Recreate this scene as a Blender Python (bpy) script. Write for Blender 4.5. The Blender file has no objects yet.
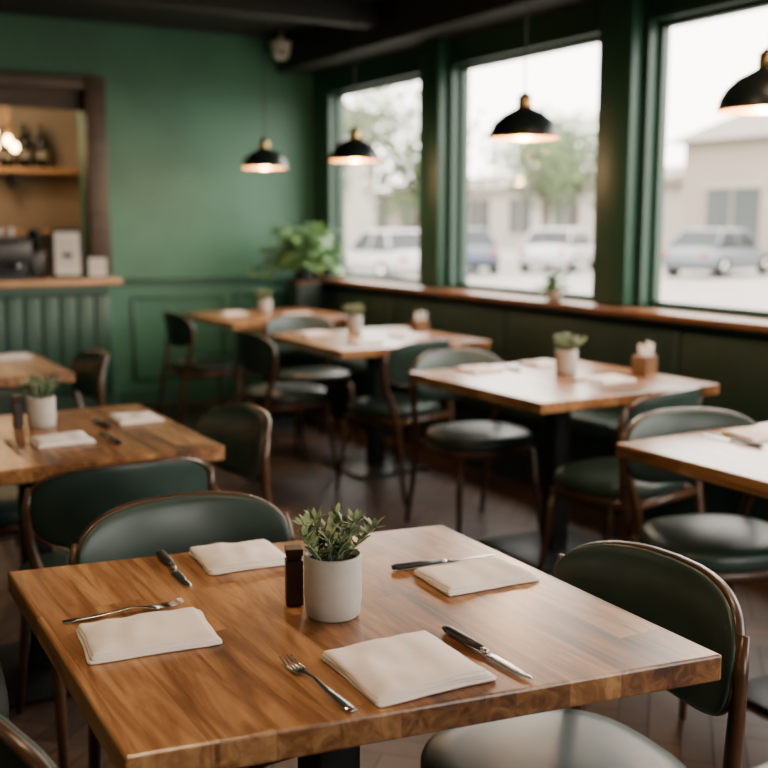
import bpy, bmesh, math, random
from mathutils import Vector, Matrix, noise
random.seed(7)
Rd = math.radians
SC = bpy.context.scene

# ------------------------------------------------------------------ materials
def newmat(name):
    m = bpy.data.materials.new(name); m.use_nodes = True
    nt = m.node_tree
    return m, nt, nt.nodes['Principled BSDF']

def pm(name, col, rough=0.5, metal=0.0, var=0.0, scale=8.0, bump=0.0, spec=0.5, emis=None, es=0.0, coat=0.0):
    m, nt, b = newmat(name)
    b.inputs['Roughness'].default_value = rough
    b.inputs['Metallic'].default_value = metal
    b.inputs['Specular IOR Level'].default_value = spec
    b.inputs['Coat Weight'].default_value = coat
    b.inputs['Base Color'].default_value = (*col, 1)
    if emis:
        b.inputs['Emission Color'].default_value = (*emis, 1)
        b.inputs['Emission Strength'].default_value = es
    if var > 0 or bump > 0:
        tc = nt.nodes.new('ShaderNodeTexCoord')
        n = nt.nodes.new('ShaderNodeTexNoise'); n.inputs['Scale'].default_value = scale
        n.inputs['Detail'].default_value = 5
        nt.links.new(tc.outputs['Object'], n.inputs['Vector'])
        if var > 0:
            r = nt.nodes.new('ShaderNodeValToRGB')
            r.color_ramp.elements[0].position = 0.3; r.color_ramp.elements[1].position = 0.7
            r.color_ramp.elements[0].color = (*[max(0, c*(1-var)) for c in col], 1)
            r.color_ramp.elements[1].color = (*[min(1, c*(1+var)) for c in col], 1)
            nt.links.new(n.outputs['Fac'], r.inputs['Fac'])
            nt.links.new(r.outputs['Color'], b.inputs['Base Color'])
        if bump > 0:
            bp = nt.nodes.new('ShaderNodeBump'); bp.inputs['Strength'].default_value = bump
            bp.inputs['Distance'].default_value = 0.01
            nt.links.new(n.outputs['Fac'], bp.inputs['Height'])
            nt.links.new(bp.outputs['Normal'], b.inputs['Normal'])
    return m

def woodmat(name, c1, c2, c3, rough=0.35, stave=(0.55, 0.085), along='Y', grain=1.0, coat=0.0, staveamt=0.36):
    m, nt, b = newmat(name); L = nt.links; N = nt.nodes
    tc = N.new('ShaderNodeTexCoord')
    mp = N.new('ShaderNodeMapping')
    if along == 'Y': mp.inputs['Rotation'].default_value = (0, 0, Rd(90))
    L.new(tc.outputs['Object'], mp.inputs['Vector'])
    br = N.new('ShaderNodeTexBrick')
    br.inputs['Scale'].default_value = 1.0
    br.inputs['Brick Width'].default_value = stave[0]
    br.inputs['Row Height'].default_value = stave[1]
    br.inputs['Mortar Size'].default_value = 0.0006
    br.inputs['Color1'].default_value = (0, 0, 0, 1); br.inputs['Color2'].default_value = (1, 1, 1, 1)
    br.inputs['Mortar'].default_value = (0.1, 0.1, 0.1, 1)
    br.offset = 0.37
    L.new(mp.outputs['Vector'], br.inputs['Vector'])
    mp2 = N.new('ShaderNodeMapping'); mp2.inputs['Scale'].default_value = (2.4, 24, 24)
    L.new(mp.outputs['Vector'], mp2.inputs['Vector'])
    ad = N.new('ShaderNodeVectorMath'); ad.operation = 'ADD'
    sc = N.new('ShaderNodeVectorMath'); sc.operation = 'SCALE'; sc.inputs['Scale'].default_value = 13.0
    L.new(br.outputs['Color'], sc.inputs[0])
    L.new(mp2.outputs['Vector'], ad.inputs[0]); L.new(sc.outputs['Vector'], ad.inputs[1])
    n = N.new('ShaderNodeTexNoise'); n.inputs['Scale'].default_value = 1.0; n.inputs['Detail'].default_value = 7
    n.inputs['Distortion'].default_value = 1.5; n.inputs['Roughness'].default_value = 0.64
    L.new(ad.outputs['Vector'], n.inputs['Vector'])
    n2 = N.new('ShaderNodeTexNoise'); n2.inputs['Scale'].default_value = 4.0; n2.inputs['Detail'].default_value = 3
    mp3 = N.new('ShaderNodeMapping'); mp3.inputs['Scale'].default_value = (0.8, 2.6, 2)
    L.new(mp.outputs['Vector'], mp3.inputs['Vector']); L.new(mp3.outputs['Vector'], n2.inputs['Vector'])
    a = N.new('ShaderNodeMath'); a.operation = 'MULTIPLY'; a.inputs[1].default_value = staveamt
    L.new(br.outputs['Color'], a.inputs[0])
    mr = N.new('ShaderNodeMapRange'); mr.inputs['From Min'].default_value = 0.34; mr.inputs['From Max'].default_value = 0.66
    L.new(n.outputs['Fac'], mr.inputs['Value'])
    g = N.new('ShaderNodeMath'); g.operation = 'MULTIPLY_ADD'; g.inputs[1].default_value = 0.50*grain
    L.new(mr.outputs['Result'], g.inputs[0]); L.new(a.outputs[0], g.inputs[2])
    h = N.new('ShaderNodeMath'); h.operation = 'MULTIPLY_ADD'; h.inputs[1].default_value = 0.46
    L.new(n2.outputs['Fac'], h.inputs[0]); L.new(g.outputs[0], h.inputs[2])
    r = N.new('ShaderNodeValToRGB')
    r.color_ramp.elements[0].position = 0.28; r.color_ramp.elements[0].color = (*c1, 1)
    r.color_ramp.elements[1].position = 1.0; r.color_ramp.elements[1].color = (*c3, 1)
    e = r.color_ramp.elements.new(0.62); e.color = (*c2, 1)
    L.new(h.outputs[0], r.inputs['Fac'])
    L.new(r.outputs['Color'], b.inputs['Base Color'])
    b.inputs['Roughness'].default_value = rough
    b.inputs['Coat Weight'].default_value = coat
    b.inputs['Coat Roughness'].default_value = 0.22
    bp = N.new('ShaderNodeBump'); bp.inputs['Strength'].default_value = 0.12; bp.inputs['Distance'].default_value = 0.002
    L.new(n.outputs['Fac'], bp.inputs['Height']); L.new(bp.outputs['Normal'], b.inputs['Normal'])
    return m

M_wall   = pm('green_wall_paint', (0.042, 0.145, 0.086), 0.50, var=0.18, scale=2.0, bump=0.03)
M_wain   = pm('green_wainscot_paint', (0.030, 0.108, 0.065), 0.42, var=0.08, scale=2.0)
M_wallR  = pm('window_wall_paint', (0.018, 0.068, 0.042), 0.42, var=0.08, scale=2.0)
M_dark   = pm('dark_green_paint', (0.011, 0.030, 0.023), 0.5, var=0.1)
M_ceil   = pm('ceiling_black', (0.010, 0.012, 0.010), 0.8, var=0.2, scale=1.5)
M_frame  = pm('window_frame_paint', (0.015, 0.056, 0.035), 0.4)
M_table  = woodmat('table_acacia', (0.070, 0.022, 0.007), (0.255, 0.104, 0.034), (0.52, 0.270, 0.112), 0.33, coat=0.3)
M_ledge  = woodmat('ledge_oak', (0.10, 0.04, 0.016), (0.20, 0.085, 0.035), (0.28, 0.13, 0.058), 0.4, stave=(1.5, 0.2), along='Y')
M_ledgeX = woodmat('counter_oak', (0.30, 0.15, 0.06), (0.48, 0.25, 0.11), (0.6, 0.34, 0.16), 0.4, stave=(1.5, 0.2), along='X')
M_post   = woodmat('walnut_post', (0.035, 0.022, 0.012), (0.065, 0.040, 0.022), (0.10, 0.065, 0.036), 0.5, stave=(3, 0.3), along='X')
M_chairw = pm('walnut_chair_wood', (0.062, 0.027, 0.012), 0.30, var=0.4, scale=14)
M_leath  = pm('green_leather', (0.023, 0.044, 0.036), 0.38, var=0.22, scale=9, bump=0.05)
M_leathB = pm('banquette_leather', (0.020, 0.044, 0.035), 0.45, var=0.15, scale=7)
M_blackm = pm('black_metal', (0.010, 0.012, 0.012), 0.45, metal=0.3)
M_shade  = pm('shade_enamel', (0.008, 0.014, 0.012), 0.35)
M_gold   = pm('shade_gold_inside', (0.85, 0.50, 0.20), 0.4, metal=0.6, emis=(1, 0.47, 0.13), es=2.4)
M_brass  = pm('brass', (0.60, 0.38, 0.15), 0.3, metal=1.0)
M_bulb   = pm('warm_bulb', (1, 0.8, 0.5), 0.3, emis=(1, 0.60, 0.25), es=36)
M_fill   = pm('fill_fixture_lens', (1, 0.9, 0.8), 0.3, emis=(1, 0.75, 0.5), es=6)  # glowing disc of the added ceiling fill fixtures
M_linen  = pm('white_linen', (0.90, 0.81, 0.76), 0.9, var=0.02, scale=60, bump=0.04)
M_steel  = pm('cutlery_steel', (0.55, 0.54, 0.52), 0.22, metal=1.0)
M_hand   = pm('knife_handle', (0.015, 0.013, 0.012), 0.35)
M_pot    = pm('ceramic_pot', (0.50, 0.46, 0.42), 0.55, var=0.06, scale=30)
M_soil   = pm('soil', (0.03, 0.02, 0.012), 0.95, var=0.4, scale=60, bump=0.5)
M_leaf   = pm('succulent_leaf', (0.24, 0.31, 0.18), 0.55, var=0.35, scale=25)
M_leaf2  = pm('pothos_leaf', (0.16, 0.30, 0.12), 0.4, var=0.4, scale=10)
M_shaker = pm('shaker_wood', (0.045, 0.020, 0.012), 0.4, var=0.3, scale=30)
M_holder = pm('holder_wood', (0.20, 0.10, 0.05), 0.5, var=0.2, scale=20)
M_paper  = pm('paper', (0.75, 0.70, 0.64), 0.8)
M_paperg = pm('paper_print', (0.35, 0.34, 0.33), 0.8)
M_beige  = pm('bar_beige_wall', (0.34, 0.265, 0.19), 0.7, var=0.1, scale=2)
M_white  = pm('white_plastic', (0.75, 0.75, 0.73), 0.4)
M_bglass = pm('bottle_dark_glass', (0.008, 0.010, 0.007), 0.15)
M_label  = pm('bottle_label', (0.30, 0.26, 0.21), 0.7)
M_asph   = pm('pavement', (0.27, 0.255, 0.235), 0.9, var=0.1, scale=0.5)
M_bld    = pm('stucco', (0.29, 0.245, 0.20), 0.9, var=0.06, scale=0.6)
M_bld2   = pm('pale_stucco', (0.36, 0.33, 0.29), 0.9, var=0.06, scale=0.6)
M_roof   = pm('roof_tiles', (0.20, 0.17, 0.145), 0.9, var=0.15, scale=3)
M_bwin   = pm('far_window', (0.06, 0.07, 0.07), 0.4)
M_trunk  = pm('bark', (0.07, 0.055, 0.04), 0.9, var=0.3, scale=12)
M_fol    = pm('foliage', (0.10, 0.14, 0.06), 0.8, var=0.35, scale=1.5)
M_tire   = pm('tyre', (0.015, 0.015, 0.017), 0.8)
M_cglass = pm('car_glass', (0.02, 0.026, 0.03), 0.3, spec=0.3)
M_lens   = pm('security_camera_lens', (0.01, 0.01, 0.01), 0.1)
M_tail   = pm('tail_light', (0.25, 0.02, 0.015), 0.3)

def glassmat():
    m = bpy.data.materials.new('window_glass'); m.use_nodes = True
    nt = m.node_tree; nt.nodes.clear()
    o = nt.nodes.new('ShaderNodeOutputMaterial'); mx = nt.nodes.new('ShaderNodeMixShader')
    t = nt.nodes.new('ShaderNodeBsdfTransparent'); g = nt.nodes.new('ShaderNodeBsdfGlossy')
    g.inputs['Roughness'].default_value = 0.03
    mx.inputs[0].default_value = 0.03
    nt.links.new(t.outputs[0], mx.inputs[1]); nt.links.new(g.outputs[0], mx.inputs[2])
    nt.links.new(mx.outputs[0], o.inputs['Surface'])
    return m
M_glass = glassmat()

def floormat():
    m, nt, b = newmat('herringbone_planks'); N = nt.nodes; L = nt.links
    at = N.new('ShaderNodeAttribute'); at.attribute_name = 'tilecol'
    tc = N.new('ShaderNodeTexCoord')
    n = N.new('ShaderNodeTexNoise'); n.inputs['Scale'].default_value = 14; n.inputs['Detail'].default_value = 6
    L.new(tc.outputs['Object'], n.inputs['Vector'])
    a = N.new('ShaderNodeMath'); a.operation = 'MULTIPLY_ADD'; a.inputs[1].default_value = 0.5
    L.new(n.outputs['Fac'], a.inputs[0])
    s = N.new('ShaderNodeMath'); s.operation = 'MULTIPLY'; s.inputs[1].default_value = 0.45
    L.new(at.outputs['Fac'], s.inputs[0]); L.new(s.outputs[0], a.inputs[2])
    r = N.new('ShaderNodeValToRGB')
    r.color_ramp.elements[0].position = 0.15; r.color_ramp.elements[0].color = (0.036, 0.020, 0.013, 1)
    r.color_ramp.elements[1].position = 0.9; r.color_ramp.elements[1].color = (0.100, 0.056, 0.037, 1)
    L.new(a.outputs[0], r.inputs['Fac']); L.new(r.outputs['Color'], b.inputs['Base Color'])
    b.inputs['Roughness'].default_value = 0.48
    return m
M_floor = floormat()
M_grout = pm('floor_grout', (0.018, 0.012, 0.009), 0.8)

# ------------------------------------------------------------------ mesh builder
class MB:
    def __init__(s):
        s.v = []; s.f = []; s.m = []; s.sm = []; s.mats = []
    def mi(s, mat):
        if mat not in s.mats: s.mats.append(mat)
        return s.mats.index(mat)
    def add(s, vs, fs, mat, smooth=True, M=None):
        o = len(s.v); k = s.mi(mat)
        for p in vs:
            p = Vector(p)
            if M is not None: p = M @ p
            s.v.append(tuple(p))
        for f in fs:
            s.f.append([i+o for i in f]); s.m.append(k); s.sm.append(smooth)
    def box(s, c, d, mat, bevel=0.0, rz=0.0, seg=2, M=None, smooth=None):
        bm = bmesh.new(); bmesh.ops.create_cube(bm, size=1)
        for v in bm.verts: v.co = Vector((v.co.x*d[0], v.co.y*d[1], v.co.z*d[2]))
        if bevel > 0:
            bmesh.ops.bevel(bm, geom=bm.edges[:], offset=bevel, segments=seg, profile=0.5, affect='EDGES')
        T = Matrix.Translation(c) @ Matrix.Rotation(rz, 4, 'Z')
        if M is not None: T = M @ T
        bm.verts.index_update()
        vs = [T @ v.co for v in bm.verts]; fs = [[v.index for v in f.verts] for f in bm.faces]
        bm.free()
        s.add(vs, fs, mat, (bevel > 0.004) if smooth is None else smooth)
    def lathe(s, prof, c, mat, seg=24, M=None, smooth=True):
        vs = []; fs = []
        for r, z in prof:
            for i in range(seg):
                a = 2*math.pi*i/seg
                vs.append((c[0]+r*math.cos(a), c[1]+r*math.sin(a), c[2]+z))
        for k in range(len(prof)-1):
            for i in range(seg):
                j = (i+1) % seg
                fs.append([k*seg+i, k*seg+j, (k+1)*seg+j, (k+1)*seg+i])
        s.add(vs, fs, mat, smooth, M)
    def tube(s, path, rad, mat, seg=10, ref=(0, 1, 0), closed=False, M=None):
        P = [Vector(p) for p in path]; n = len(P); ref = Vector(ref)
        vs = []; fs = []
        for i, p in enumerate(P):
            if closed: t = P[(i+1) % n]-P[i-1]
            else: t = P[min(i+1, n-1)]-P[max(i-1, 0)]
            t.normalize(); side = t.cross(ref)
            if side.length < 1e-4: side = t.cross(Vector((1, 0.01, 0)))
            side.normalize(); up = side.cross(t).normalized()
            r = rad[i] if isinstance(rad, (list, tuple)) and isinstance(rad[0], (list, tuple, float)) and len(rad) == n else rad
            if isinstance(r, (int, float)): r = (r, r)
            for k in range(seg):
                a = 2*math.pi*k/seg
                vs.append(p + side*(r[0]*math.cos(a)) + up*(r[1]*math.sin(a)))
        rng = n if closed else n-1
        for i in range(rng):
            i2 = (i+1) % n
            for k in range(seg):
                j = (k+1) % seg
                fs.append([i*seg+k, i*seg+j, i2*seg+j, i2*seg+k])
        if not closed:
            fs.append(list(range(seg))[::-1]); fs.append([(n-1)*seg+k for k in range(seg)])
        s.add(vs, fs, mat, True, M)
    def loft(s, rings, mat, cap0=True, cap1=True, smooth=True, M=None):
        n = len(rings[0]); vs = [p for r in rings for p in r]; fs = []
        for i in range(len(rings)-1):
            for k in range(n):
                j = (k+1) % n
                fs.append([i*n+k, i*n+j, (i+1)*n+j, (i+1)*n+k])
        if cap0: fs.append(list(range(n))[::-1])
        if cap1: fs.append([(len(rings)-1)*n+k for k in range(n)])
        s.add(vs, fs, mat, smooth, M)
    def leaf(s, base, az, el, length, width, mat, curl=0.8, seg=5, fold=0.15):
        p = Vector(base); step = length/seg; vs = []; e = el
        sd = Vector((-math.sin(az), math.cos(az), 0))
        for i in range(seg+1):
            t = i/seg; w = width*0.5*(math.sin(math.pi*min(1, (t*0.86+0.10)))**0.8) if i < seg else 0.0004
            d = Vector((math.cos(az)*math.cos(e), math.sin(az)*math.cos(e), math.sin(e)))
            n = sd.cross(d)
            vs += [p+sd*w - n*(-fold)*w, p, p-sd*w - n*(-fold)*w]
            p = p+d*step; e -= curl/seg
        fs = []
        for i in range(seg):
            a = i*3; b = a+3
            fs += [[a, a+1, b+1, b], [a+1, a+2, b+2, b+1]]
        s.add(vs, fs, mat, True)
    def mesh(s, name):
        me = bpy.data.meshes.new(name)
        me.from_pydata(s.v, [], s.f)
        for m in s.mats: me.materials.append(m)
        me.polygons.foreach_set('material_index', s.m)
        me.polygons.foreach_set('use_smooth', s.sm)
        me.update()
        bm = bmesh.new(); bm.from_mesh(me)
        bmesh.ops.recalc_face_normals(bm, faces=bm.faces[:]); bm.to_mesh(me); bm.free()
        return me
    def build(s, name, loc=(0, 0, 0), rz=0.0):
        return put(name, s.mesh(name), loc, rz)

def put(name, me, loc=(0, 0, 0), rz=0.0, scale=None):
    o = bpy.data.objects.new(name, me)
    SC.collection.objects.link(o)
    o.location = loc; o.rotation_euler = (0, 0, rz)
    if scale: o.scale = (scale,)*3
    return o

# ------------------------------------------------------------------ room shell
XL, XR, YF, YB, ZC = -2.6, 3.9, -2.2, 7.9, 2.8
WT = 0.11
mb = MB()
mb.box(((XL+XR)/2, (YF+9.4)/2, -0.06), (XR-XL+0.2, 9.4-YF+0.4, 0.10), M_grout)
W = 0.085; m = 4; g = 0.0015
tiles = []
rotm = Matrix.Rotation(Rd(45), 4, 'Z')
cx, cy = 0.6, 2.9
def addtile(x0, y0, w, h):
    c = rotm @ Vector(((x0+w/2)*W, (y0+h/2)*W, 0)); c.x += cx; c.y += cy
    if XL-0.1 < c.x < XR-0.05 and YF-0.1 < c.y < YB+0.1:
        a = [(x0*W+g, y0*W+g), ((x0+w)*W-g, y0*W+g), ((x0+w)*W-g, (y0+h)*W-g), (x0*W+g, (y0+h)*W-g)]
        tiles.append([(rotm @ Vector((p[0], p[1], 0))) + Vector((cx, cy, 0.0)) for p in a])
for y in range(-100, 101):
    for i in range(-15, 16): addtile(y+2*m*i, y, m, 1)
for x in range(-100, 101):
    for i in range(-15, 16): addtile(x, x-2*m+1+2*m*i, 1, m)
for t in tiles: mb.add(t, [[0, 1, 2, 3]], M_floor, False)
fl = mb.build('floor')
ca = fl.data.color_attributes.new('tilecol', 'FLOAT_COLOR', 'CORNER')
for p in fl.data.polygons:
    r = random.random()
    for li in p.loop_indices: ca.data[li].color = (r, r, r, 1)

mb = MB()
mb.box(((XL+XR)/2, (YF+YB)/2, ZC+0.08), (XR-XL+0.4, YB-YF+0.4, 0.16), M_ceil)
mb.build('ceiling')
for i, y in enumerate((0.9, 2.7, 4.5, 6.3)):
    mb = MB(); mb.box(((XL+3.56)/2, y, ZC-0.08), (3.56-XL, 0.14, 0.158), M_ceil, 0.006); mb.build('ceiling_beam')
mb = MB(); mb.box((3.735, (YF+YB)/2, ZC-0.13), (0.30, YB-YF-0.02, 0.258), M_ceil, 0.006); mb.build('ceiling_beam')

def wall(name, axis, p0, p1, a0, a1, z0, z1, ops, mat):
    mb = MB()
    def bx(u0, u1, w0, w1):
        if u1-u0 < 1e-4 or w1-w0 < 1e-4: return
        if axis == 'x': mb.box(((p0+p1)/2, (u0+u1)/2, (w0+w1)/2), (p1-p0, u1-u0, w1-w0), mat)
        else: mb.box(((u0+u1)/2, (p0+p1)/2, (w0+w1)/2), (u1-u0, p1-p0, w1-w0), mat)
    if not ops: bx(a0, a1, z0, z1)
    else:
        oz0, oz1 = ops[0][2], ops[0][3]
        bx(a0, a1, z0, oz0); bx(a0, a1, oz1, z1)
        cur = a0
        for (u0, u1, _, _) in sorted(ops):
            bx(cur, u0, oz0, oz1); cur = u1
        bx(cur, a1, oz0, oz1)
    return mb.build(name)

WZ0, WZ1 = 0.96, 2.37
WIN = [(6.17, 7.56), (4.42, 5.84), (2.66, 4.08), (0.90, 2.32), (-0.86, 0.56)]
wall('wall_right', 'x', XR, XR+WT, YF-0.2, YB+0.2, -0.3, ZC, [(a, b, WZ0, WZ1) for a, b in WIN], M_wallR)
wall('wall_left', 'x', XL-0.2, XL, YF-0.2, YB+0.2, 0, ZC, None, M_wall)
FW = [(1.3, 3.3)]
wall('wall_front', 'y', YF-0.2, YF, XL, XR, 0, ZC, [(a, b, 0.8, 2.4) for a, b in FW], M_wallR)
OX0, OX1, OZ0, OZ1 = 0.30, 2.06, 0.94, 2.36
wall('wall_back', 'y', YB, YB+0.15, XL, XR, 0, ZC, [(OX0, OX1, OZ0, OZ1)], M_wall)

def winframe(name, axis, p, u0, u1, z0, z1):
    mb = MB(); t = 0.030; d = 0.05
    def bx(uc, zc, du, dz, dd=d, mat=M_frame):
        if axis == 'x': mb.box((p, uc, zc), (dd, du, dz), mat, 0.003)
        else: mb.box((uc, p, zc), (du, dd, dz), mat, 0.003)
    um = (u0+u1)/2; zm = (z0+z1)/2
    bx(um, z0+t/2, u1-u0, t); bx(um, z1-t/2, u1-u0, t)
    bx(u0+t/2, zm, t, z1-z0-2*t); bx(u1-t/2, zm, t, z1-z0-2*t)
    if axis == 'x': vs = [(p, u0+t, z0+t), (p, u1-t, z0+t), (p, u1-t, z1-t), (p, u0+t, z1-t)]
    else: vs = [(u0+t, p, z0+t), (u1-t, p, z0+t), (u1-t, p, z1-t), (u0+t, p, z1-t)]
    mb.add(vs, [[0, 1, 2, 3]], M_glass, False)
    if axis == 'x':
        cw = 0.035; fx = XR-0.012
        for (uc, zc, du, dz) in ((u0-cw/2, zm+cw/2, cw, z1-z0+cw), (u1+cw/2, zm+cw/2, cw, z1-z0+cw), (um, z1+cw/2, u1-u0, cw)):
            mb.box((fx, uc, zc), (0.03, du, dz), M_frame, 0.003)
    mb.build(name)
k = 1
for a, b in WIN: winframe('window_%d' % k, 'x', XR+0.06, a, b, WZ0, WZ1); k += 1
for a, b in FW: winframe('window_%d' % k, 'y', YF-0.10, a, b, 0.8, 2.4); k += 1

k = 1
for i in range(4):
    a, b = WIN[i+1][1]+0.045, WIN[i][0]-0.045
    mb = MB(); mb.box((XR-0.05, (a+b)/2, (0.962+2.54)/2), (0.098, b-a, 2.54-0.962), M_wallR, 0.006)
    mb.build('trim_%d' % k); k += 1

mb = MB(); y = YB-0.012
x0 = 2.26
mb.box(((x0+XR)/2, y, 0.955), (XR-x0, 0.05, 0.035), M_wain, 0.008)
mb.box(((x0+XR)/2, y+0.004, 0.925), (XR-x0, 0.03, 0.02), M_wain, 0.004)
mb.build('trim_%d' % k); k += 1
mb = MB()
for a, b in ((2.38, 3.10), (3.22, 3.82)):
    z0, z1 = 0.20, 0.82
    for (xc, zc, dx, dz) in (((a+b)/2, z0, b-a, 0.03), ((a+b)/2, z1, b-a, 0.03), (a, (z0+z1)/2, 0.03, z1-z0), (b, (z0+z1)/2, 0.03, z1-z0)):
        mb.box((xc, y+0.004, zc), (dx, 0.018, dz), M_wain, 0.005)
mb.build('trim_%d' % k); k += 1
mb = MB(); mb.box(((x0+3.3)/2, y, 0.06), (3.3-x0-0.02, 0.022, 0.12), M_wain, 0.004); mb.build('baseboard_back')
mb = MB(); mb.box((XL+0.012, (YF+YB)/2, 0.06), (0.022, YB-YF-0.1, 0.12), M_wain, 0.004); mb.build('baseboard_left')

mb = MB()
mb.box((2.135, YB-0.03, (0.995+2.41)/2), (0.15, 0.10, 1.415), M_post, 0.006)
mb.box((0.225, YB-0.03, (0.995+2.41)/2), (0.15, 0.10, 1.415), M_post, 0.006)
mb.box((1.18, YB-0.03, 2.365), (1.76, 0.09, 0.09), M_post, 0.006)
mb.box((1.18, YB+0.06, 2.27), (1.76, 0.04, 0.18), M_post, 0.004)
mb.build('bar_opening_frame')

mb = MB()
mb.box((0.9, 9.35, 1.4), (3.4, 0.1, 2.8), M_beige)
mb.build('wall_bar_back')
mb = MB(); mb.box((2.55, 8.68, 1.4), (0.1, 1.24, 2.8), M_beige); mb.build('wall_bar_right')
mb = MB(); mb.box((-0.75, 8.68, 1.4), (0.1, 1.24, 2.8), M_beige); mb.build('wall_bar_left')
mb = MB(); mb.box((0.9, 8.72, 2.78), (3.4, 1.34, 0.1), M_ceil); mb.build('ceiling_bar')

mb = MB()
mb.box((0.80, 7.74, 0.475), (2.62, 0.30, 0.95), M_dark, 0.004)
for i in range(21):
    xx = -0.44+i*0.122
    mb.box((xx+0.061, 7.582, 0.52), (0.112, 0.018, 0.70), M_wallR, 0.006)
mb.box((0.80, 7.582, 0.915), (2.62, 0.03, 0.06), M_wallR, 0.004)
mb.box((0.80, 7.582, 0.08), (2.62, 0.03, 0.14), M_wallR, 0.004)
mb.box((2.118, 7.74, 0.5), (0.016, 0.28, 0.86), M_wallR, 0.004)
mb.box((0.82, 7.71, 0.968), (2.76, 0.36, 0.045), M_ledgeX, 0.008)
mb.build('bar_counter')

mb = MB()
mb.box((0.9, 9.17, 1.80), (2.9, 0.24, 0.045), M_ledgeX, 0.004)
for xx in (0.0, 0.9, 1.8):
    mb.box((xx, 9.18, 1.72), (0.03, 0.2, 0.11), M_blackm)
mb.box((0.9, 9.17, 1.30), (2.9, 0.24, 0.045), M_ledgeX, 0.004)
mb.build('bar_shelf')
def bottle_mesh(h, r):
    mb = MB()
    mb.lathe([(0.001, 0), (r*0.9, 0.0), (r, 0.01), (r, h*0.58), (r*0.85, h*0.66), (r*0.36, h*0.76), (r*0.33, h*0.95), (r*0.4, h*0.955), (r*0.4, h), (0.001, h)], (0, 0, 0), M_bglass, 18)
    mb.lathe([(r*1.01, h*0.20), (r*1.01, h*0.38)], (0, 0, 0), M_label, 18)
    return mb.mesh('wine_bottle')
bm1 = bottle_mesh(0.35, 0.052); bm2 = bottle_mesh(0.31, 0.056)
for i, xx in enumerate((1.30, 1.44, 1.58, 1.76, 1.90, 2.04, 1.0, 0.8, 0.6)):
    put('wine_bottle', bm1 if i % 3 else bm2, (xx, 9.15, 1.8235))
for i, xx in enumerate((1.2, 1.36, 1.55)):
    put('wine_bottle', bm2 if i % 2 else bm1, (xx, 9.15, 1.3235))

mb = MB()
mb.lathe([(0.001, 0.02), (0.06, 0.02), (0.06, 0), (0.001, 0)], (0, 0, 0.72), M_brass, 16)
for i in range(9):
    a = i*2.4; r = 0.06+0.022*i
    x, yv, zz = r*math.cos(a), r*math.sin(a), 0.05+0.035*((i*5) % 4)
    mb.tube([(x*0.3, yv*0.3, 0.72), (x, yv, zz+0.06)], 0.004, M_brass, 6)
    mb.lathe([(0.001, 0.07), (0.014, 0.07), (0.014, 0.035), (0.001, 0.035)], (x, yv, zz), M_brass, 10)
    mb.lathe([(0.001, -0.03), (0.02, -0.022), (0.03, 0.0), (0.024, 0.022), (0.012, 0.036), (0.001, 0.036)], (x, yv, zz), M_bulb, 12)
mb.build('cluster_chandelier', (1.48, 8.45, 1.89))

mb = MB()
mb.box((0, 0, 0.19), (0.36, 0.24, 0.16), M_hand, 0.012)
mb.box((0, 0.06, 0.09), (0.34, 0.12, 0.16), M_blackm, 0.006)
mb.box((0, -0.02, 0.012), (0.36, 0.26, 0.024), M_hand, 0.004)
mb.box((0, 0, 0.285), (0.34, 0.22, 0.02), M_hand, 0.004)
for xx in (-0.08, 0.08):
    mb.lathe([(0.001, 0.04), (0.03, 0.04), (0.03, 0), (0.001, 0)], (xx, -0.07, 0.075), M_steel, 14)
    mb.tube([(xx, -0.09, 0.09), (xx, -0.16, 0.085)], 0.011, M_hand, 8, ref=(0, 0, 1))
for xx in (-0.1, -0.02, 0.06):
    mb.lathe([(0.001, 0), (0.025, 0), (0.034, 0.06), (0.03, 0.06), (0.001, 0.055)], (xx, 0, 0.296), M_pot, 14)
mb.build('espresso_machine', (1.42, 7.74, 0.991))
mb = MB()
mb.box((0, 0, 0.10), (0.11, 0.10, 0.20), M_hand, 0.012)
mb.lathe([(0.03, 0.20), (0.035, 0.22), (0.05, 0.32), (0.052, 0.34), (0.001, 0.345)], (0, 0, 0), M_bglass, 18)
mb.build('coffee_grinder', (1.665, 7.80, 0.991))
def cardstand(w, h):
    mb = MB(); M = Matrix.Rotation(Rd(-8), 4, 'X')
    mb.box((0, 0, h/2), (w, 0.012, h), M_hand, 0.003, M=M)
    mb.box((0, -0.008, h/2), (w*0.80, 0.003, h*0.86), M_paper, M=M)
    for i in range(6):
        mb.box((0, -0.0105, h*(0.74-0.09*i)), (w*(0.5 if i % 2 else 0.6), 0.001, h*0.018), M_paperg, M=M)
    mb.box((0, 0.04, h*0.25), (w*0.3, 0.008, h*0.5), M_hand, M=Matrix.Rotation(Rd(10), 4, 'X'))
    mb.box((0, 0.02, 0.004), (w, 0.09, 0.008), M_hand)
    return mb.mesh('menu_card_stand')
put('menu_card_stand', cardstand(0.21, 0.35), (1.85, 7.66, 0.991), Rd(-12))
put('menu_card_stand', cardstand(0.15, 0.15), (2.06, 7.66, 0.991), Rd(-12))

mb = MB()
mb.box((3.66, 4.4, 0.19), (0.44, 6.9, 0.38), M_dark, 0.004)
for i in range(5):
    yy = 0.95+1.38*i
    mb.box((3.62, yy+0.69, 0.415), (0.54, 1.372, 0.09), M_leathB, 0.025, seg=3)
    mb.box((3.82, yy+0.69, 0.67), (0.10, 1.372, 0.42), M_leathB, 0.025, seg=3)
mb.build('banquette_bench')
mb = MB()
mb.box((3.80, (0.9+7.86)/2, 0.940), (0.198, 6.96, 0.032), M_ledge, 0.006)
mb.box((3.84, (0.9+7.86)/2, 0.905), (0.10, 6.96, 0.03), M_dark, 0.002)
mb.build('window_ledge')

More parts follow.
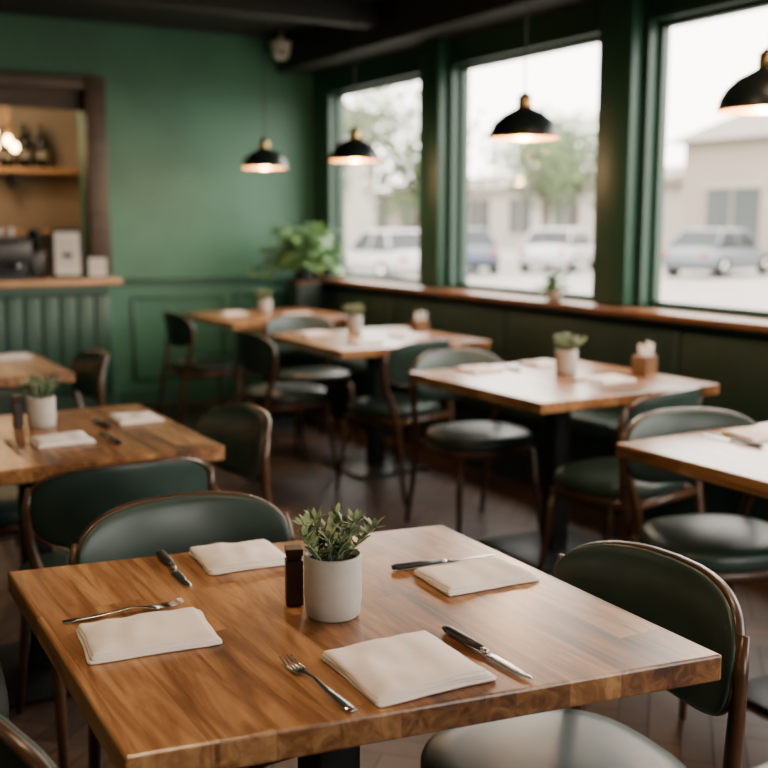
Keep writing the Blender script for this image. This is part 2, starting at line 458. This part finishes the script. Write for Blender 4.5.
mb = MB()
mb.lathe([(0.001, 0.0), (0.075, 0.0), (0.085, 0.012), (0.085, 0.03), (0.06, 0.045), (0.001, 0.045)], (0, 0, 0.055), M_white, 24)
mb.lathe([(0.001, -0.04), (0.035, -0.033), (0.062, -0.005), (0.07, 0.03), (0.07, 0.056)], (0, 0, 0), M_white, 24)
mb.tube([(-0.02, -0.055, -0.002), (-0.026, -0.075, -0.006)], 0.022, M_lens, 14, ref=(0, 0, 1))
mb.tube([(0, 0, 0.1), (0, 0, 0.155)], 0.02, M_white, 12)
mb.build('security_camera', (3.52, 7.66, 2.644))

mb = MB()
mb.lathe([(0.075, 0.0), (0.085, -0.006), (0.10, -0.006), (0.105, 0.0)], (0, 0, 0), M_white, 28)
mb.lathe([(0.001, -0.001), (0.075, -0.001)], (0, 0, 0), M_fill, 28)
FILL = mb.mesh('added_fill_fixture')  # ceiling fixture added out of view, only to bring warm fill light
for (x, y, e_) in [(-1.2, -1.0, 6), (0.9, -0.9, 6), (-1.2, 1.8, 7), (0.7, 1.75, 18), (-1.2, 3.6, 7), (2.4, 1.75, 14)]:
    put('added_fill_fixture', FILL, (x, y, ZC-0.002))
    l = bpy.data.lights.new('added_fill_light', 'AREA'); l.shape = 'DISK'; l.size = 0.14; l.energy = e_; l.color = (1, 0.70, 0.42)  # area light giving the added fill over the front tables
    o = bpy.data.objects.new('added_fill_light', l); SC.collection.objects.link(o); o.location = (x, y, ZC-0.012)

# ------------------------------------------------------------------ tables
def table(name, e1, e2, loc, base=(0.46, 0.46)):
    mb = MB(); e1 = Vector((e1[0], e1[1], 0)); e2 = Vector((e2[0], e2[1], 0))
    th = 0.042; zt = 0.75
    bm = bmesh.new()
    cs = [(-1, -1), (1, -1), (1, 1), (-1, 1)]
    lo = [bm.verts.new(e1*0.5*a+e2*0.5*b+Vector((0, 0, zt-th))) for a, b in cs]
    hi = [bm.verts.new(e1*0.5*a+e2*0.5*b+Vector((0, 0, zt))) for a, b in cs]
    bm.faces.new(hi); bm.faces.new(lo[::-1])
    for i in range(4): bm.faces.new([lo[i], lo[(i+1) % 4], hi[(i+1) % 4], hi[i]])
    bmesh.ops.bevel(bm, geom=bm.edges[:], offset=0.004, segments=2, profile=0.5, affect='EDGES')
    bm.verts.index_update()
    mb.add([v.co.copy() for v in bm.verts], [[v.index for v in f.verts] for f in bm.faces], M_table, False)
    bm.free()
    mb.box((0, 0, zt-th-0.006), (0.34, 0.34, 0.012), M_blackm, 0.002)
    mb.box((0, 0, 0.36), (0.085, 0.085, 0.70), M_blackm, 0.008)
    mb.box((0, 0, 0.012), (base[0], base[1], 0.020), M_blackm, 0.006)
    return mb.build(name, loc)
table('dining_table', (0.875, -0.144), (0.014, 0.800), (0.780, 1.543, 0))
table('dining_table', (0.92, 0), (0, 0.84), (0.66, 3.285, 0))
table('dining_table', (0.88, 0), (0, 0.82), (0.68, 5.02, 0))
table('dining_table', (0.90, 0), (0, 0.92), (2.83, 3.45, 0))
table('dining_table', (0.92, 0), (0, 0.94), (2.94, 5.19, 0))
table('dining_table', (0.92, 0), (0, 0.90), (3.01, 6.80, 0))
table('dining_table', (0.95, 0), (0, 0.92), (2.61, 1.87, 0))

# ------------------------------------------------------------------ chairs
def chair_mesh():
    mb = MB(); n = 36
    def se(a, p):
        c, s_ = math.cos(a), math.sin(a)
        return (math.copysign(abs(c)**(2/p), c), math.copysign(abs(s_)**(2/p), s_))
    def ring(sc, z):
        out = []
        for i in range(n):
            u, w = se(2*math.pi*i/n, 2.7)
            out.append(Vector((u*0.225*sc*(1+0.06*w), w*0.215*sc, z)))
        return out
    mb.loft([ring(0.93, 0.415), ring(0.985, 0.420), ring(1.0, 0.432), ring(1.0, 0.448), ring(0.985, 0.460), ring(0.94, 0.468), ring(0.75, 0.474), ring(0.4, 0.477), ring(0.02, 0.478)], M_leath)
    mb.loft([ring(0.86, 0.378), ring(0.95, 0.380), ring(0.955, 0.415)], M_chairw)
    def bp(u, w, off):
        x = u*0.235; z = 0.690+w*0.112
        y = -0.235+1.30*x*x-0.16*(z-0.70)
        return Vector((x, y+off, z))
    N2 = 48; rh = [1.0, 0.985, 0.95, 0.85, 0.6, 0.3]
    for sgn, q0, am in ((1, 0.012, 1.0), (-1, 0.006, 0.55)):
        rings = []
        for q in rh:
            rings.append([bp(se(2*math.pi*i/N2, 3.0)[0]*q, se(2*math.pi*i/N2, 3.0)[1]*q, sgn*(q0+0.012*am*(1-q**8)**0.6)) for i in range(N2)])
        if sgn == 1:
            rings.insert(0, [bp(se(2*math.pi*i/N2, 3.0)[0], se(2*math.pi*i/N2, 3.0)[1], 0.0) for i in range(N2)])
        mb.loft(rings, M_leath, cap0=False, cap1=True)
    path = [bp(*se(2*math.pi*i/N2, 3.0), -0.003) for i in range(N2)]
    mb.tube(path, (0.0045, 0.010), M_chairw, 10, ref=(0, 1, 0), closed=True)
    for sx in (-1, 1):
        mb.tube([(sx*0.205, -0.285, 0.0), (sx*0.197, -0.245, 0.20), (sx*0.196, -0.213, 0.40), (sx*0.212, -0.190, 0.50), (sx*0.234, -0.170, 0.60), (sx*0.242, -0.166, 0.69), (sx*0.233, -0.180, 0.75)],
                [0.011, 0.014, 0.017, 0.016, 0.014, 0.012, 0.008], M_chairw, 10)
        mb.tube([(sx*0.215, 0.215, 0.0), (sx*0.195, 0.185, 0.22), (sx*0.178, 0.165, 0.40)], [0.010, 0.014, 0.018], M_chairw, 10)
        mb.tube([(sx*0.19, -0.215, 0.395), (sx*0.205, -0.03, 0.395), (sx*0.18, 0.16, 0.395)], (0.010, 0.018), M_chairw, 8, ref=(0, 0, 1))
    mb.tube([(-0.19, -0.208, 0.395), (0.19, -0.208, 0.395)], (0.010, 0.018), M_chairw, 8, ref=(0, 0, 1))
    return mb.mesh('dining_chair')
CH = chair_mesh()
for x, y, r in [(0.735, 1.945, 180), (0.75, 2.81, 0), (1.08, 3.13, 93), (1.07, 4.88, 90), (2.47, 5.38, -90), (2.52, 6.78, -90),
                (2.71, 3.86, 176), (2.79, 4.72, 14), (2.43, 2.19, 163), (2.73, 2.95, 12), (1.125, 1.345, 88), (0.89, 0.985, -3),
                (0.425, 1.44, -90), (0.62, 3.74, 180), (2.9, 5.92, 180)]:
    put('dining_chair', CH, (x, y, 0.0), Rd(r))

# ------------------------------------------------------------------ pendants
mb = MB()
R0 = 0.15
outer = [(R0, 0.0), (R0-0.002, 0.012), (R0*0.95, 0.035), (R0*0.82, 0.068), (R0*0.60, 0.098), (R0*0.34, 0.118), (0.032, 0.128), (0.028, 0.132)]
inner = [(r*0.97, z-0.003 if i else 0.0) for i, (r, z) in enumerate(outer)]
mb.lathe(outer, (0, 0, 0), M_shade, 36)
mb.lathe(inner, (0, 0, 0), M_gold, 36)
mb.lathe([(R0, 0), (R0*0.97, 0)], (0, 0, 0), M_shade, 36)
mb.lathe([(0.001, 0.19), (0.012, 0.19), (0.020, 0.182), (0.030, 0.172), (0.032, 0.132), (0.030, 0.128)], (0, 0, 0), M_brass, 20)
mb.lathe([(0.001, 0.13), (0.018, 0.13), (0.018, 0.08), (0.001, 0.08)], (0, 0, 0), M_blackm, 16)
mb.lathe([(0.012, 0.080), (0.026, 0.055), (0.036, 0.03), (0.030, 0.006), (0.016, -0.006), (0.001, -0.008)], (0, 0, 0), M_bulb, 20)
mb.tube([(0, 0, 0.18), (0, 0, 1.04)], 0.003, M_blackm, 8)
mb.lathe([(0.001, 1.03), (0.05, 1.03), (0.055, 1.058), (0.001, 1.058)], (0, 0, 0), M_blackm, 20)
PD = mb.mesh('pendant_lamp')
for (x, y) in [(2.76, 2.38), (2.82, 3.70), (3.01, 5.55), (2.91, 6.62)]:
    put('pendant_lamp', PD, (x, y, 1.74))
    l = bpy.data.lights.new('pendant_bulb_light', 'POINT'); l.energy = 14; l.color = (1, 0.62, 0.32); l.shadow_soft_size = 0.035
    o = bpy.data.objects.new('pendant_bulb_light', l); SC.collection.objects.link(o); o.location = (x, y, 1.69)

# ------------------------------------------------------------------ table items
ZT = 0.7505
def napkin_mesh(w, d, seed):
    """cloth napkin folded into loose layers"""
    rnd = random.Random(seed); mb = MB()
    us = [-1, -0.992, -0.975, -0.95, -0.9] + [-0.8+0.1*i for i in range(17)] + [0.9, 0.95, 0.975, 0.992, 1]
    n = len(us); z = 0.0; NL = 4
    def prof(a):
        a = abs(a)
        return 0.0 if a >= 1 else (math.sqrt(max(0, 1-((a-0.95)/0.05)**2)) if a > 0.95 else 1.0)
    dirx = rnd.choice((-1, 1))
    for layer in range(NL):
        h = 0.0046; sx = w*(1-0.024*layer); sy = d*(1-0.022*layer)
        ox = dirx*0.0016*layer+rnd.uniform(-0.0015, 0.0015); oy = 0.0012*layer+rnd.uniform(-0.0012, 0.0012)
        rot = rnd.uniform(-0.020, 0.020); so = rnd.uniform(0, 50)
        vs = []
        def P(u, v, up):
            x = u*sx/2; y = v*sy/2
            x += 0.0026*noise.noise(Vector((so, y*22, 1.3)))*abs(u)**4 - 0.004*(1-v*v)*u*abs(u)*0.5
            y += 0.0026*noise.noise(Vector((x*22, so, 5.1)))*abs(v)**4 - 0.004*(1-u*u)*v*abs(v)*0.5
            cr = 0.0030*(abs(u)**16)*(abs(v)**16)
            x -= math.copysign(cr, u); y -= math.copysign(cr, v)
            f = min(prof(u), prof(v))
            k_ = layer/(NL-1)
            wav = (noise.noise(Vector((x*11+seed*2.3, y*11+seed, 0.3)))*0.0050+noise.noise(Vector((x*30+seed, y*17, 4.0)))*0.0024)*(0.2+0.95*k_)
            droop = -0.0042*k_*max(abs(u)**5, abs(v)**5)
            zz = z+h/2+(h/2*f if up else -h/2*f)+wav+droop
            if layer == 0 and not up: zz = 0.0002+(1-f)*h*0.4
            c, s_ = math.cos(rot), math.sin(rot)
            return (x*c-y*s_+ox, x*s_+y*c+oy, max(0.0002, zz))
        for up in (1, 0):
            for j in range(n):
                for i in range(n): vs.append(P(us[i], us[j], up))
        fs = []; K = n*n
        for up in (0, 1):
            for j in range(n-1):
                for i in range(n-1):
                    a = up*K+j*n+i; fs.append([a, a+1, a+n+1, a+n])
        mb.add(vs, fs, M_linen, True)
        z += h*0.85
    me = mb.mesh('folded_napkin')
    bm = bmesh.new(); bm.from_mesh(me)
    bmesh.ops.remove_doubles(bm, verts=bm.verts[:], dist=0.00002)
    bmesh.ops.recalc_face_normals(bm, faces=bm.faces[:]); bm.to_mesh(me); bm.free()
    return me
def napkin(x, y, w, d, rot, seed):
    put('folded_napkin', napkin_mesh(w, d, seed), (x, y, ZT), Rd(rot))
napkin(0.757, 1.866, 0.170, 0.156, -4, 1)
napkin(0.480, 1.570, 0.206, 0.152, -6, 2)
napkin(0.768, 1.265, 0.195, 0.192, -3, 3)
napkin(1.088, 1.545, 0.195, 0.136, -3, 4)
napkin(0.72, 3.16, 0.17, 0.14, 0, 5)
napkin(1.02, 3.40, 0.15, 0.16, 0, 6)
napkin(2.66, 3.78, 0.17, 0.15, 0, 7)
napkin(3.02, 3.80, 0.17, 0.14, 5, 8)
napkin(2.95, 3.28, 0.18, 0.15, 0, 9)
napkin(2.70, 5.48, 0.17, 0.15, 0, 10)
napkin(3.10, 5.10, 0.19, 0.16, 8, 11)
napkin(2.72, 4.92, 0.17, 0.15, 0, 12)
napkin(2.80, 6.95, 0.18, 0.15, 0, 13)
napkin(3.15, 6.65, 0.18, 0.15, 0, 14)
napkin(2.58, 2.19, 0.17, 0.14, -4, 15)
napkin(0.98, 5.25, 0.17, 0.14, 0, 16)

def knife_mesh(Lh=0.10, Lb=0.12):
    mb = MB()
    L0 = -(Lh+Lb)/2
    mb.tube([(0, L0, 0.006), (0, L0+0.01, 0.006), (0, L0+Lh*0.6, 0.006), (0, L0+Lh, 0.006)], [(0.007, 0.004), (0.0095, 0.0058), (0.009, 0.0055), (0.006, 0.004)], M_hand, 12, ref=(0, 0, 1))
    mb.tube([(0, L0+Lh-0.002, 0.005), (0, L0+Lh+0.012, 0.005)], [(0.0065, 0.0045), (0.005, 0.003)], M_steel, 12, ref=(0, 0, 1))
    y0 = L0+Lh+0.01
    prof = [(0.0, 0.006), (0.15, 0.009), (0.5, 0.0095), (0.8, 0.008), (0.93, 0.005), (1.0, 0.001)]
    mb.tube([(0.002 if t < 0.9 else 0.0, y0+t*Lb*0.92, 0.0035) for t, w in prof], [(w, 0.0009) for t, w in prof], M_steel, 10, ref=(0, 0, 1))
    return mb.mesh('table_knife')
def fork_mesh(L=0.20):
    mb = MB(); y0 = -L/2
    pts = [(0, 0.0065), (0.08, 0.0075), (0.35, 0.005), (0.55, 0.0032), (0.66, 0.004), (0.74, 0.011), (0.80, 0.012)]
    zz = [0.003, 0.003, 0.005, 0.009, 0.007, 0.004, 0.003]
    mb.tube([(0, y0+t*L, z) for (t, w), z in zip(pts, zz)], [(w, 0.0013) for t, w in pts], M_steel, 10, ref=(0, 0, 1))
    for i in range(4):
        x = -0.0096+i*0.0064
        mb.tube([(x, y0+0.785*L, 0.003), (x, y0+0.9*L, 0.004), (x*0.95, y0+L, 0.009)], [(0.0019, 0.0012), (0.0016, 0.001), (0.0008, 0.0008)], M_steel, 8, ref=(0, 0, 1))
    return mb.mesh('dinner_fork')
KN = knife_mesh(); FK = fork_mesh()
put('table_knife', KN, (0.621, 1.862, ZT), Rd(176))
put('dinner_fork', FK, (0.475, 1.690, ZT), Rd(-94))
put('dinner_fork', FK, (0.630, 1.280, ZT), Rd(2))
put('table_knife', KN, (0.900, 1.250, ZT), Rd(-179))
put('table_knife', KN, (1.085, 1.645, ZT), Rd(-97))
put('table_knife', KN, (0.86, 3.14, ZT), Rd(0))
put('dinner_fork', FK, (0.58, 3.14, ZT), Rd(0))
put('table_knife', KN, (0.90, 3.40, ZT), Rd(0))
put('table_knife', KN, (2.44, 2.17, ZT), Rd(5))
put('table_knife', KN, (2.80, 3.78, ZT), Rd(0))
put('dinner_fork', FK, (2.83, 3.26, ZT), Rd(0))

def pot_plant_mesh(rad, hp, hl, seed, name):
    rnd = random.Random(seed); mb = MB()
    mb.lathe([(0.001, 0.0), (rad*0.86, 0.0), (rad*0.93, 0.004), (rad, hp*0.3), (rad, hp*0.97), (rad*0.985, hp), (rad*0.9, hp), (rad*0.88, hp*0.9)], (0, 0, 0), M_pot, 32)
    mb.lathe([(rad*0.9, hp*0.9), (rad*0.5, hp*0.92), (0.001, hp*0.93)], (0, 0, 0), M_soil, 20)
    ns = 14
    for s_ in range(ns):
        az = s_*2.4+rnd.uniform(-0.2, 0.2); el = rnd.uniform(0.85, 1.45) if s_ else 1.5
        L = hl*rnd.uniform(0.45, 0.80); r0 = rad*rnd.uniform(0.1, 0.6)
        p = Vector((r0*math.cos(az), r0*math.sin(az), hp*0.9)); pts = [p.copy()]; e = el
        for q in range(5):
            p = p+Vector((math.cos(az)*math.cos(e), math.sin(az)*math.cos(e), math.sin(e)))*L/5; e -= 0.05; pts.append(p.copy())
        mb.tube(pts, 0.0014, M_leaf, 6)
        for q, pt in enumerate(pts[1:]):
            for h in range(5):
                mb.leaf(pt, rnd.uniform(0, 6.28), rnd.uniform(0.3, 1.2), hl*rnd.uniform(0.20, 0.34), hl*rnd.uniform(0.085, 0.12), M_leaf, curl=rnd.uniform(-0.3, 0.7), seg=4)
        mb.leaf(pts[-1], az, 1.1, hl*0.30, hl*0.10, M_leaf, seg=4)
    return mb.mesh(name)
PP = pot_plant_mesh(0.048, 0.105, 0.090, 3, 'potted_succulent')
put('potted_succulent', PP, (0.777, 1.515, ZT))
for x, y, r, s_ in [(0.724, 3.43, 40, 0.92), (2.93, 3.52, 100, 0.98), (2.96, 5.47, 200, 0.95), (3.02, 6.9, 300, 0.95)]:
    put('potted_succulent', PP, (x, y, ZT), Rd(r), s_)
def shaker():
    mb = MB()
    mb.box((0, 0, 0.040), (0.030, 0.030, 0.080), M_shaker, 0.003)
    mb.box((0, 0, 0.085), (0.026, 0.026, 0.008), M_hand, 0.002)
    mb.box((0, 0, 0.094), (0.030, 0.030, 0.012), M_shaker, 0.002)
    return mb.mesh('pepper_mill')
SH = shaker()
put('pepper_mill', SH, (0.742, 1.592, ZT), Rd(-20)); put('pepper_mill', SH, (0.66, 3.47, ZT))
def menuholder():
    mb = MB()
    for sx, sy, dx, dy in ((0, 0.032, 0.10, 0.008), (0, -0.032, 0.10, 0.008), (0.046, 0, 0.008, 0.064), (-0.046, 0, 0.008, 0.064)):
        mb.box((sx, sy, 0.04), (dx, dy, 0.08), M_holder, 0.002)
    mb.box((0, 0, 0.004), (0.10, 0.07, 0.008), M_holder)
    for i in range(5):
        mb.tube([(-0.030+i*0.015, 0.010*((i % 2)*2-1), 0.01), (-0.036+i*0.019, 0.013*((i % 2)*2-1), 0.118+0.010*(i % 3))], (0.0055, 0.009), M_paper, 8)
    return mb.mesh('cutlery_caddy')
MH = menuholder()
put('cutlery_caddy', MH, (3.215, 3.35, ZT), Rd(20)); put('cutlery_caddy', MH, (3.30, 5.30, ZT), Rd(10), 0.9)

def bigplant(name, n, Lr, loc, pr=0.09, ph=0.14, seed=5, wid=0.07, lim=None):
    rnd = random.Random(seed); mb = MB()
    mb.lathe([(0.001, 0), (pr*0.75, 0), (pr, ph), (pr*0.92, ph), (pr*0.88, ph*0.88), (0.001, ph*0.88)], (0, 0, 0), M_pot if not lim else M_dark, 24)
    for i in range(n):
        az = rnd.uniform(0, 6.28) if not lim else rnd.uniform(Rd(150), Rd(365)); el = rnd.uniform(0.0, 1.45)
        L = rnd.uniform(*Lr); p = Vector((0, 0, ph*0.85)); e = el+0.3
        pts = [p.copy()]
        for q in range(4):
            p = p+Vector((math.cos(az)*math.cos(e), math.sin(az)*math.cos(e), math.sin(e)))*L/4; e -= 0.25; pts.append(p.copy())
        mb.tube(pts, 0.003, M_leaf2, 5)
        for q in range(2, 5):
            for h in range(2):
                mb.leaf(pts[q], az+rnd.uniform(-1.4, 1.4), rnd.uniform(-0.2, 0.9), wid*2.0, wid*rnd.uniform(0.7, 1.0), M_leaf2, curl=1.0, seg=5)
    if lim:
        mb.v = [(min(v[0], lim[0]-loc[0]), min(v[1], lim[1]-loc[1]), max(v[2], 0.0 if math.hypot(v[0], v[1]) < 0.12 else 0.02)) for v in mb.v]
    return mb.build(name, loc)
mb = MB(); mb.box((0, 0, 0.235), (0.20, 0.20, 0.45), M_dark, 0.006); mb.box((0, 0, 0.468), (0.22, 0.22, 0.02), M_ledge, 0.004)
mb.build('plant_stand', (3.58, 7.44, 0.462))
bigplant('potted_pothos', 64, (0.16, 0.44), (3.58, 7.44, 0.942), 0.085, 0.09, 5, 0.072, lim=(3.87, 7.87))
bigplant('potted_herb', 14, (0.05, 0.13), (3.80, 4.68, 0.9575), 0.045, 0.06, 8, 0.035)

# ------------------------------------------------------------------ outside
GZ = -0.3
mb = MB(); mb.add([(4.02, -60, GZ), (120, -60, GZ), (120, 120, GZ), (4.02, 120, GZ)], [[0, 1, 2, 3]], M_asph, False)
mb.add([(4.02, -60, GZ-0.001), (-60, -60, GZ-0.001), (-60, -2.5, GZ-0.001), (4.02, -2.5, GZ-0.001)], [[0, 1, 2, 3]], M_asph, False)
mb.add([(-60, 9.6, GZ-0.001), (4.02, 9.6, GZ-0.001), (4.02, 120, GZ-0.001), (-60, 120, GZ-0.001)], [[0, 1, 2, 3]], M_asph, False)
mb.build('street_pavement')

def building(name, x0, x1, y0, y1, h, mat, nwin, roofh=1.2):
    mb = MB()
    mb.box(((x0+x1)/2, (y0+y1)/2, GZ+h/2+0.01), (x1-x0, y1-y0, h), mat)
    e = 0.6; xm = (x0+x1)/2; z = GZ+h
    vs = [(x0-e, y0-e, z), (x1+e, y0-e, z), (xm, y0-e, z+roofh), (x0-e, y1+e, z), (x1+e, y1+e, z), (xm, y1+e, z+roofh)]
    mb.add(vs, [[0, 1, 2], [3, 5, 4], [0, 2, 5, 3], [1, 4, 5, 2], [0, 3, 4, 1]], M_roof, False)
    for i in range(nwin):
        yy = y0+(i+0.5)*(y1-y0)/nwin
        mb.box((x0-0.02, yy, GZ+1.95), (0.06, (y1-y0)/nwin*0.5, 2.1), M_bwin)
        mb.box((x0-0.06, yy, GZ+1.95), (0.06, 0.08, 2.1), mat)
        mb.box((x0-0.06, yy, GZ+3.05), (0.10, (y1-y0)/nwin*0.56, 0.12), M_bld2)
        mb.box((x0-0.06, yy, GZ+0.85), (0.14, (y1-y0)/nwin*0.56, 0.10), M_bld2)
    mb.build(name)
building('stucco_building', 34, 46, 6, 33.5, 4.9, M_bld, 5, 2.2)
building('shop_building', 40, 52, 42, 72, 3.6, M_bld2, 7, 1.2)
building('apartment_building', 22, 34, 60, 84, 8, M_bld2, 6, 1.5)

def tree(name, loc, h, r, seed):
    rnd = random.Random(seed); mb = MB()
    mb.tube([(0, 0, 0.03), (0.0, 0, h*0.12), (0.1, 0, h*0.3), (0, 0.1, h*0.6)], [0.22, 0.18, 0.16, 0.1], M_trunk, 8)
    cl = [(rnd.uniform(-r, r)*0.6, rnd.uniform(-r, r)*0.6, h*rnd.uniform(0.42, 0.88), r*rnd.uniform(0.35, 0.6)) for _ in range(13)]
    for c in cl:
        mb.tube([(0, 0.05, h*0.4), (c[0], c[1], c[2])], [0.08, 0.02], M_trunk, 5)
        for _ in range(260):
            d = Vector((rnd.gauss(0, 1), rnd.gauss(0, 1), rnd.gauss(0, 1))).normalized()*c[3]*rnd.uniform(0.5, 1.0)
            p = Vector(c[:3])+d; s_ = rnd.uniform(0.10, 0.2)
            a = Vector((rnd.gauss(0, 1), rnd.gauss(0, 1), rnd.gauss(0, 1))).normalized(); b = a.orthogonal().normalized()
            mb.add([p-a*s_, p+b*s_*0.5, p+a*s_, p-b*s_*0.5], [[0, 1, 2, 3]], M_fol, False)
    mb.build(name, loc)
tree('street_tree', (22.0, 35.5, GZ), 6.6, 3.2, 1)
tree('street_tree', (27.0, 34.0, GZ), 6.2, 3.0, 2)
tree('street_tree', (17.0, 38.0, GZ), 7.0, 3.4, 3)
tree('street_tree', (13.6, 33.5, GZ), 5.0, 2.4, 4)
tree('street_tree', (34.0, 40.5, GZ), 6.8, 3.0, 6)

def car(name, loc, rz, col):
    mp = pm(name+'_paint', col, 0.35, 0.0, coat=0.3)
    mb = MB()
    st = [(-2.15, 0.42, 0.62, 0.70), (-2.10, 0.30, 0.80, 0.80), (-1.6, 0.22, 0.92, 0.87), (-0.6, 0.20, 0.94, 0.89), (0.6, 0.20, 0.92, 0.89), (1.4, 0.22, 0.86, 0.87), (1.95, 0.28, 0.74, 0.80), (2.12, 0.38, 0.60, 0.68)]
    rings = []
    for x, zb, zt, hw in st:
        ring = []
        for i in range(16):
            a = 2*math.pi*i/16; c, s_ = math.cos(a), math.sin(a)
            u = math.copysign(abs(c)**0.5, c); w = math.copysign(abs(s_)**0.5, s_)
            ring.append((x, u*hw, (zb+zt)/2+w*(zt-zb)/2))
        rings.append(ring)
    mb.loft(rings, mp)
    def rr(x0, x1, hw, z): return [(x0, -hw, z), (x1, -hw, z), (x1, hw, z), (x0, hw, z)]
    mb.loft([rr(-1.65, 1.05, 0.80, 0.88), rr(-1.12, 0.35, 0.62, 1.38)], M_cglass, smooth=False)
    mb.loft([rr(-1.18, 0.40, 0.64, 1.37), rr(-1.10, 0.30, 0.60, 1.42), rr(-0.9, 0.1, 0.5, 1.445)], mp, smooth=False)
    for x0, x1 in ((-1.65, -1.15), (-0.35, -0.33), (1.05, 0.38)):
        for s_ in (-1, 1):
            mb.tube([(x0, s_*0.80, 0.88), (x1, s_*0.63, 1.38)], 0.035, mp, 6)
    for x in (-1.32, 1.32):
        for s_ in (-1, 1):
            mb.tube([(x, s_*0.70, 0.325), (x, s_*0.90, 0.325)], 0.32, M_tire, 20, ref=(0, 0, 1))
            mb.tube([(x, s_*0.89, 0.325), (x, s_*0.915, 0.325)], 0.19, M_steel, 14, ref=(0, 0, 1))
    for s_ in (-1, 1):
        mb.box((2.02, s_*0.58, 0.62), (0.16, 0.26, 0.12), M_white, 0.02)
        mb.box((-2.10, s_*0.62, 0.70), (0.10, 0.22, 0.14), M_tail, 0.02)
        mb.box((0.55, s_*0.95, 0.95), (0.10, 0.14, 0.10), mp, 0.02)
    mb.build(name, loc, rz)
car('silver_car', (25.3, 23.3, GZ), Rd(15), (0.10, 0.115, 0.135))
car('white_car', (23.1, 28.2, GZ), Rd(35), (0.42, 0.42, 0.43))
car('blue_car', (19.6, 29.0, GZ), Rd(68), (0.035, 0.05, 0.085))
car('white_car', (15.2, 26.0, GZ), Rd(85), (0.32, 0.32, 0.32))

# ------------------------------------------------------------------ light
w = bpy.data.worlds.new('overcast_sky'); SC.world = w; w.use_nodes = True
bg = w.node_tree.nodes['Background']
bg.inputs['Color'].default_value = (1.0, 0.95, 0.86, 1); bg.inputs['Strength'].default_value = 11.0

def portal(loc, rot, sx, sy):
    l = bpy.data.lights.new('window_portal', 'AREA'); l.shape = 'RECTANGLE'; l.size = sx; l.size_y = sy
    l.cycles.is_portal = True
    o = bpy.data.objects.new('window_portal', l); SC.collection.objects.link(o); o.location = loc; o.rotation_euler = rot
for a, b in WIN: portal((XR+WT-0.01, (a+b)/2, (WZ0+WZ1)/2), (0, Rd(90), 0), WZ1-WZ0, b-a)
for a, b in FW: portal(((a+b)/2, YF-0.19, 1.6), (Rd(-90), 0, Rd(180)), b-a, 1.6)
l = bpy.data.lights.new('bar_lamp_light', 'POINT'); l.energy = 24; l.color = (1, 0.80, 0.58); l.shadow_soft_size = 0.12
o = bpy.data.objects.new('bar_lamp_light', l); SC.collection.objects.link(o); o.location = (1.5, 8.35, 2.35)

# ------------------------------------------------------------------ camera
cam = bpy.data.cameras.new('camera'); co = bpy.data.objects.new('camera', cam); SC.collection.objects.link(co)
co.location = (0, 0, 1.4); co.rotation_euler = (Rd(90-8.74), 0, Rd(-30))
cam.lens = 50; cam.sensor_width = 36; cam.clip_start = 0.05; cam.clip_end = 400
cam.dof.use_dof = True; cam.dof.focus_distance = 1.74; cam.dof.aperture_fstop = 2.8
SC.camera = co
